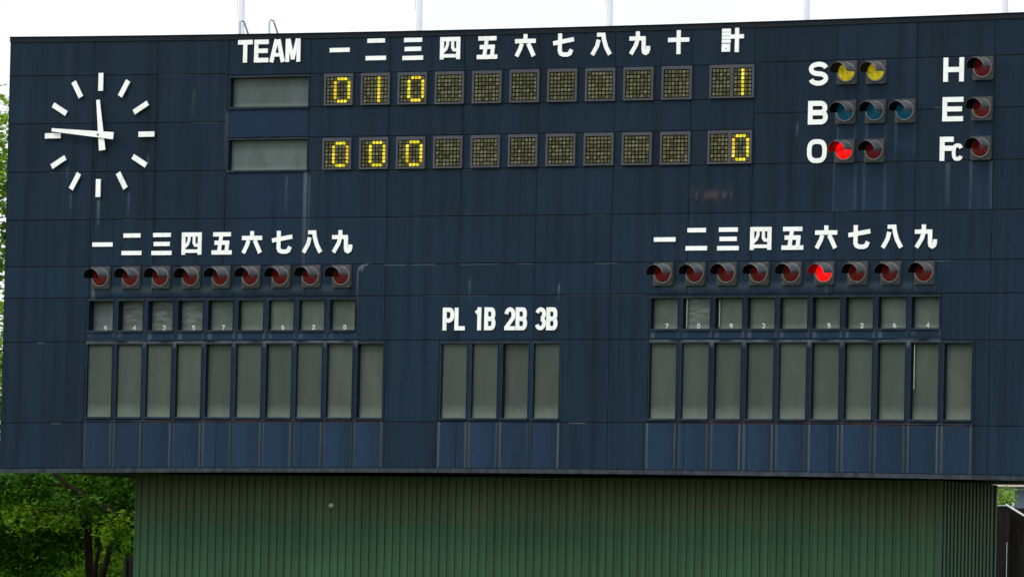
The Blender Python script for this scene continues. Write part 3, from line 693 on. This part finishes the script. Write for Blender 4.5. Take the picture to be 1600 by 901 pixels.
# ------------------------------------------------------------------ green base building
YB = .90; YR = 3.17; BX0, BX1 = -7.437, 7.235; PITCH = .145; BZ = 5.655
base = thing('base_building', 'green ribbed steel base building carrying the navy scoreboard', 'building', (0, YB, 0))
q = MB(); q.box(BX0 + .01, BX1 - .01, .075, YR - YB, 0, BZ - .01); q.build('core', 'green_joint', base)
def strip_mesh(h_):
    q = MB(); P = [(0, 0), (.086, 0), (.088, .034), (.1330, .034), (.1355, 0.002), (.1355, .07)]
    P = [(0, .06), (0, 0), (.084, 0), (.087, .020), (.1335, .020), (.1335, .06)]
    n = len(P)
    for z in (0, h_): q.v += [(x, y, z) for x, y in P]
    for i in range(n - 1): q.f.append((i, i + 1, n + i + 1, n + i))
    return q.mesh('cladding_strip', 'green_steel')
sm = strip_mesh(BZ - .015)
ns = int(round((BX1 - BX0) / PITCH))
for i in range(ns):
    x = BX1 - .03 - PITCH * (i + 1) + .005
    if x < BX0 - .02: break
    link('cladding_strip', sm, base, (x, rnd.uniform(-.004, .004), 0)).rotation_euler = (0, 0, R(rnd.uniform(-.7, .7)))
for bb in ((BX1 - .028, BX1 + .008, -.006, .03), (BX1 - .02, BX1 + .008, YR - YB - .05, YR - YB + .02), (BX0 - .016, BX0 + .012, -.006, .06)):
    q = MB(); q.box(*bb, 0, BZ - .012); q.build('corner_trim', 'green_steel', base)
q = MB(); q.box(BX0 - .002, BX0 + .01, .06, YR - YB, 0, BZ - .012); q.build('left_side_sheet', 'green_steel', base)
for i in range(15):
    o = link('cladding_strip', sm, base, (BX1 + .004, .032 + PITCH * i, 0)); o.rotation_euler = (0, 0, R(90))
q = MB()
for i in range(ns):
    for zz in (5.18, 3.6, 2.0):
        x = BX1 - .03 - PITCH * (i + 1) + .005 + .042 + rnd.uniform(-.006, .006); z = zz + rnd.uniform(-.008, .008); q.box(x - .010, x + .010, -.008, -.0005, z - .010, z + .010)
o = q.build('screw_heads', 'screw_dull', base); o['kind'] = 'stuff'
q = MB(); n = 10
for k_ in range(4):
    for i in range(n):
        t = k_ / 3 * math.pi / 2; q.v.append((.048 * math.cos(t) * math.cos(2 * math.pi * i / n), -.005 - .04 * math.sin(t), .040 * math.cos(t) * math.sin(2 * math.pi * i / n)))
for k_ in range(3):
    for i in range(n): q.f.append((k_ * n + i, k_ * n + (i + 1) % n, (k_ + 1) * n + (i + 1) % n, (k_ + 1) * n + i))
q.build('round_cap', 'cap_plastic', base, (-3.708, 0, 5.152), True)['label'] = 'small pale round cap on the green wall'

# ------------------------------------------------------------------ flagpoles and ladder on the roof
names = ['leftmost white flagpole, standing on the board roof above the word TEAM', 'white flagpole on the roof above the kanji three', 'middle white flagpole on the roof above the kanji eight', 'white flagpole on the roof above the letter S', 'rightmost white flagpole on the roof above the red H lamp']
for x, lb, rr in zip((-5.972, -2.591, .932, 4.474, 7.946), names, (.055, .051, .051, .050, .050)):
    t = thing('flagpole', lb, 'flagpole', (x, 1.5, 12.785), 'flagpoles along the board roof')
    q = MB(); q.tube([(0, 0, 0), (0, 0, 7.5)], [rr, rr * .7], 16); q.build('pole', 'pole_paint', t, smooth=True)
    q = MB(); q.tube([(0, 0, 0), (0, 0, .03)], .14, 16); q.build('base_plate', 'galvanised', t)
    q = MB(); q.tube([(0, 0, 7.5), (0, 0, 7.58)], .06, 12); q.build('finial', 'pole_paint', t)
    q = MB(); q.tube([(-rr - .018, -.02, .6), (-rr - .018, -.02, 7.4)], .005, 5); q.build('halyard', 'pole_paint', t)
t = thing('roof_ladder', 'thin grey ladder handrails rising over the roof edge above the word TEAM', 'ladder', (-5.04, .3, 12.0))
for x in (-.283, .276):
    q = MB(); q.tube([(x, 0, -.2), (x, 0, 1.135), (x + .005, .02, 1.16), (x + .008, .12, 1.16), (x + .01, .14, 1.13), (x + .012, .42, .76)], .017, 8); q.build('handrail', 'galvanised', t)
for k_ in range(3):
    q = MB(); q.tube([(-.283, 0, -.1 + .28 * k_), (.276, 0, -.1 + .28 * k_)], .013, 8); q.build('rung', 'galvanised', t)

# ------------------------------------------------------------------ trees
nprs = np.random.RandomState(11)
def leaf_mesh(name, centres, per, spread, size, mat, parent, off):
    """clusters of pointed, folded leaves that droop from each twig end"""
    N = len(centres) * per
    C = np.repeat(np.array(centres), per, axis=0) + nprs.normal(0, spread, (N, 3))
    th = nprs.uniform(0, 2 * np.pi, N); dr = nprs.uniform(-.9, .35, N)
    d = np.stack([np.cos(th) * np.cos(dr), np.sin(th) * np.cos(dr), np.sin(dr)], 1)
    s_ = np.cross(d, np.array([0, 0, 1.0]) + nprs.normal(0, .45, (N, 3))); s_ /= np.linalg.norm(s_, axis=1, keepdims=True)
    u_ = np.cross(s_, d); L = (size * nprs.uniform(.6, 1.25, N))[:, None]; W = L * .30
    p0 = C; p1 = C + d * L * .45 + s_ * W + u_ * L * .07; p2 = C + d * L; p3 = C + d * L * .45 - s_ * W + u_ * L * .07
    V = np.stack([p0, p1, p2, p3], 1).reshape(-1, 3) - np.array(off)
    i = np.arange(N) * 4
    T = np.stack([i, i + 1, i + 2, i, i + 2, i + 3], 1).reshape(-1)
    me = bpy.data.meshes.new(name); me.vertices.add(4 * N); me.vertices.foreach_set('co', V.astype(np.float32).ravel())
    me.loops.add(6 * N); me.loops.foreach_set('vertex_index', T.astype(np.int32))
    me.polygons.add(2 * N); me.polygons.foreach_set('loop_start', (np.arange(2 * N) * 3).astype(np.int32)); me.polygons.foreach_set('loop_total', np.full(2 * N, 3, np.int32))
    me.update(calc_edges=True); me.validate(); me.materials.append(M[mat])
    return link(name, me, parent)
def crown_points(c, r_, n, hollow=.35, lumps=9, seed=0):
    rs = np.random.RandomState(seed); out = []
    lp = rs.normal(0, 1, (lumps, 3)); lp /= np.linalg.norm(lp, axis=1, keepdims=True); lp *= rs.uniform(.35, .72, (lumps, 1)); lr = rs.uniform(.32, .55, lumps)
    while len(out) < n:
        p = rs.uniform(-1, 1, 3)
        d = np.linalg.norm(lp - p, axis=1) / lr
        if d.min() < 1 and d.min() > hollow * rs.rand(): out.append((c[0] + p[0] * r_[0], c[1] + p[1] * r_[1], c[2] + p[2] * r_[2]))
    return out
def tree(label, base_xy, trunk, radii, limbs, crowns, group='trees behind the scoreboard'):
    bx, by = base_xy; t = thing('broadleaf_tree', label, 'tree', (bx, by, 0), group)
    q = MB(); q.tube([(x - bx, y - by, z) for x, y, z in trunk], radii, 10); q.build('trunk', 'bark', t, smooth=True)
    for pts, rad in limbs:
        q = MB(); q.tube([(x - bx, y - by, z) for x, y, z in pts], rad, 8); q.build('limb', 'bark', t, smooth=True)
    for (c, r_, n, per, spread, size, mat, seed) in crowns:
        leaf_mesh('crown', crown_points(c, r_, n, seed=seed), per, spread, size, mat, t, (bx, by, 0))
    return t
# near tree whose trunk shows under the board's left end
tree('dark leafy tree with one upright trunk under the left end of the board', (-13.0, 9), [(-13.0, 9, 0), (-13.06, 9, 2.5), (-13.06, 9, 4.0), (-13.12, 9, 4.9), (-13.25, 9.1, 6.4), (-13.2, 9.1, 7.6)], [.12, .09, .078, .068, .055, .03],
     [([(-13.12, 9, 4.9), (-13.7, 8.9, 5.2), (-14.6, 8.8, 5.4)], [.03, .022, .01]), ([(-13.25, 9.1, 6.2), (-12.5, 9.0, 6.9), (-11.8, 8.9, 7.3)], [.04, .03, .012]), ([(-13.1, 9, 5.3), (-13.4, 9, 5.05), (-14.0, 8.9, 4.95)], [.02, .016, .008])],
     [((-13.9, 9.0, 5.9), (2.9, 1.9, 2.0), 900, 14, .10, .135, 'leaf_deep', 1), ((-14.7, 8.8, 4.5), (1.6, 1.4, 1.0), 420, 14, .09, .125, 'leaf_deep', 2), ((-15.6, 10.0, 4.4), (1.6, 1.2, 1.2), 300, 14, .10, .13, 'leaf_deep', 23), ((-12.4, 10.2, 5.2), (1.1, .9, 1.1), 160, 14, .09, .12, 'leaf_deep', 21), ((-14.3, 7.6, 5.35), (1.2, .7, .55), 90, 12, .07, .13, 'leaf_mid', 22)])
# twin leaning stems further back
tree('slender tree with two leaning stems just left of the green base', (-13.9, 12), [(-14.8, 12, 0), (-14.75, 12, 3.4), (-14.70, 12, 4.32), (-14.60, 12, 4.8), (-14.38, 12, 5.4), (-14.2, 12, 6.4), (-14.1, 12, 7.4)], [.09, .06, .042, .040, .038, .03, .02],
     [([(-14.75, 12, 3.3), (-14.55, 12, 4.07), (-14.44, 12, 4.5), (-14.3, 12, 5.1), (-14.1, 12, 5.8), (-13.9, 12, 7.2)], [.07, .065, .06, .055, .05, .025])],
     [((-13.4, 12.4, 6.3), (1.8, 1.5, 1.5), 300, 13, .10, .13, 'leaf_mid', 3), ((-13.1, 11.3, 4.35), (.75, .7, .6), 70, 13, .08, .12, 'leaf_mid', 31), ((-15.6, 12.6, 5.4), (1.5, 1.0, 1.6), 260, 13, .10, .13, 'leaf_mid', 32)])
# tree hidden by the base, its thick bough crossing the gap
tree('tree behind the base sending one thick bough leftwards under the board', (-9.7, 6.0), [(-9.7, 6.0, 0), (-9.75, 6.0, 2.5), (-9.9, 6.1, 4.2), (-9.85, 6.2, 5.5)], [.24, .20, .17, .13],
     [([(-9.9, 6.1, 4.55), (-10.45, 6.2, 4.89), (-10.78, 6.2, 5.04), (-11.11, 6.2, 5.19), (-11.31, 6.2, 5.29), (-11.61, 6.2, 5.44), (-11.86, 6.2, 5.58), (-12.15, 6.2, 5.78), (-12.6, 6.2, 6.15)], [.11, .080, .074, .068, .060, .050, .042, .034, .02]),
      ([(-11.31, 6.2, 5.29), (-11.9, 6.15, 5.16), (-12.5, 6.1, 5.13), (-13.2, 6.1, 5.18)], [.024, .018, .014, .006]), ([(-11.86, 6.2, 5.58), (-12.4, 6.2, 5.62), (-13.2, 6.2, 5.56)], [.022, .016, .006]),
      ([(-9.85, 6.2, 5.4), (-10.6, 6.6, 7.2)], [.12, .05])],
     [((-10.4, 6.9, 7.3), (2.4, 1.6, 2.0), 380, 13, .11, .15, 'leaf_deep', 4), ((-13.0, 6.3, 5.62), (1.0, .35, .40), 110, 12, .07, .12, 'leaf_deep', 41), ((-12.7, 6.2, 5.0), (.9, .3, .22), 40, 12, .06, .12, 'leaf_mid', 42), ((-11.0, 6.9, 5.75), (.9, .4, .30), 70, 12, .07, .12, 'leaf_deep', 43), ((-11.7, 5.9, 5.35), (.9, .2, .25), 26, 11, .06, .12, 'leaf_deep', 44), ((-10.7, 5.9, 4.9), (.5, .2, .3), 22, 11, .06, .12, 'leaf_mid', 45)])
# tall sunlit tree showing beyond the board's left edge
tree('tall bright green tree showing past the left edge of the board', (-23.4, 18), [(-23.4, 18, 0), (-23.3, 18, 4), (-23.2, 18.1, 8), (-23.3, 18, 12)], [.35, .28, .2, .08],
     [([(-23.3, 18, 5), (-21.6, 17.7, 7.5), (-20.5, 17.6, 9)], [.12, .08, .03]), ([(-23.3, 18, 6), (-25, 18.3, 9), (-26, 18.4, 10.5)], [.12, .08, .03]), ([(-23.2, 18, 8.5), (-22, 17.6, 11), (-21, 17.5, 12.5)], [.09, .06, .02])],
     [((-23.0, 18, 9.2), (3.6, 3.2, 4.9), 1000, 14, .17, .21, 'leaf_bright', 5), ((-20.5, 17.6, 7.0), (1.3, 1.6, 4.2), 420, 14, .14, .19, 'leaf_bright', 51), ((-20.6, 17.6, 11.6), (1.2, 1.3, 2.2), 260, 13, .14, .17, 'leaf_bright', 52)])
tree('pale green tree farther behind the leaning stems', (-18.5, 24), [(-18.5, 24, 0), (-18.4, 24, 3), (-18.6, 24, 6.5)], [.2, .16, .06],
     [([(-18.4, 24, 3), (-17.2, 24, 5), (-16.5, 24, 6)], [.08, .05, .02]), ([(-18.45, 24, 3.4), (-20, 24, 5.4)], [.08, .03])],
     [((-18.8, 24, 5.2), (4.2, 2.4, 3.6), 800, 14, .18, .22, 'leaf_bright', 6), ((-20.0, 24.5, 3.6), (3.4, 1.6, 2.6), 600, 14, .18, .22, 'leaf_mid', 61)])
tree('low green tree at the back of the grove', (-21.5, 27), [(-21.5, 27, 0), (-21.4, 27, 3), (-21.6, 27, 6.5)], [.2, .16, .06],
     [([(-21.4, 27, 3), (-20.2, 27, 5)], [.08, .03])],
     [((-21.8, 27, 5.0), (4.0, 2.4, 3.8), 700, 14, .18, .24, 'leaf_mid', 8)])
# far woods as one mass
pts = []
rs = np.random.RandomState(5)
for k_ in range(26):
    cx = -60 + 3.6 * k_ + rs.uniform(-1, 1); cy = 46 + rs.uniform(-3, 3)
    if cx > -14: continue
    pts += crown_points((cx, cy, rs.uniform(2.8, 4.0)), (3.4, 2.4, rs.uniform(3.8, 5.0)), 420, seed=100 + k_)
wo = leaf_mesh('distant_woods', pts, 12, .3, .42, 'leaf_bright', None, (0, 0, 0)); wo['kind'] = 'stuff'; wo['label'] = 'soft green mass of far woods behind the grove'
# ------------------------------------------------------------------ what shows at the two lower corners
def planks(name, t, x0, x1, y, z0, ztop, wd, mat):
    n = max(1, int(round((x1 - x0) / wd)))
    for i in range(n):
        a_ = x0 + (x1 - x0) * i / n; b_ = x0 + (x1 - x0) * (i + 1) / n - .012; za, zb2 = ztop(a_), ztop(b_); q = MB()
        q.v += [(a_, y, z0), (b_, y, z0), (b_, y, zb2), (a_, y, za), (a_, y + .03, z0), (b_, y + .03, z0), (b_, y + .03, zb2), (a_, y + .03, za)]
        q.f += [(0, 1, 2, 3), (1, 5, 6, 2), (5, 4, 7, 6), (4, 0, 3, 7), (3, 2, 6, 7)]; q.build(name, mat, t)
t = thing('timber_shed', 'dark timber shed corner just left of the foot of the green base', 'shed', (-9.5, 5.0, 0))
SX = -.50
planks('board', t, SX + .06, 1.6, 0, 0, lambda x: 4.335 + (x - SX) * .20, .20, 'timber_black')
q = MB(); q.box(SX - .0, SX + .05, -.03, .06, 0, 4.32); q.build('corner_post', 'timber_black', t)
q = MB(); q.box(SX + .01, 1.6, .04, 1.6, 0, 4.18); q.build('shed_body', 'timber_black', t)
t = thing('board_fence', 'tall black timber screen with a white sloping edge right of the green base', 'fence', (0, 20, 0))
planks('board', t, -1.0, .26, 0, 0, lambda x: 5.77, .21, 'timber_black')
planks('board', t, .12, 4.0, .15, 0, lambda x: 5.74, .21, 'timber_black')
q = MB(); q.box(.265, .335, -.07, -.005, 0, 5.79); q.build('post', 'timber_black', t)
q = MB(); P = [(.27, 5.815), (3.2, 4.21), (3.2, 4.18), (.27, 5.785)]
for y in (-.12, -.08): q.v += [(x, y, z) for x, z in P]
q.f += [(3, 2, 1, 0), (4, 5, 6, 7), (0, 1, 5, 4), (1, 2, 6, 5), (2, 3, 7, 6), (3, 0, 4, 7)]; q.build('sloping_edge', 'white_trim', t)
q = MB(); q.tube([(.300, -.09, 0), (.300, -.09, 5.1)], .006, 6); q.build('wire', 'galvanised', t)
q = MB(); q.box(-1.0, .262, -.02, .06, 5.772, 5.79); q.build('cap_rail', 'galvanised', t)
t = thing('pale_building', 'pale building with blue grey windows far behind the black screen at right', 'building', (-6.0, 34, 0))
q = MB(); q.box(-3, 9, 0, 6, 0, 6.55); q.build('wall', 'wall_pale', t)
q = MB(); q.box(-3.1, 9.1, -.25, 6.1, 6.555, 6.72); q.build('eave', 'eave_pale', t)
for i in range(5):
    wx = -1.63 + 2.1 * i
    wd = thing_part('window', t, (wx, 0, 0)); q = MB(); q.box(0, 1.5, -.03, -.004, 5.4, 6.49); q.build('pane', 'glass_blue', wd)
    q = MB(); q.box(-.08, 1.58, -.06, .0, 5.32, 5.4); q.box(-.06, 0, -.05, 0, 5.4, 6.49); q.box(1.5, 1.56, -.05, 0, 5.4, 6.49); q.box(-.06, 1.56, -.05, 0, 6.49, 6.52); q.build('frame', 'white_trim', wd)
tree('small light green tree peeping over the black screen at right', (-1.45, 24), [(-1.45, 24, 0), (-1.45, 24, 3), (-1.48, 24, 5.95)], [.06, .04, .015], [([(-1.46, 24, 5.0), (-1.3, 24, 5.9)], [.02, .008])],
     [((-1.52, 24, 6.0), (.30, .35, .26), 60, 12, .035, .075, 'leaf_bright', 9)], None)
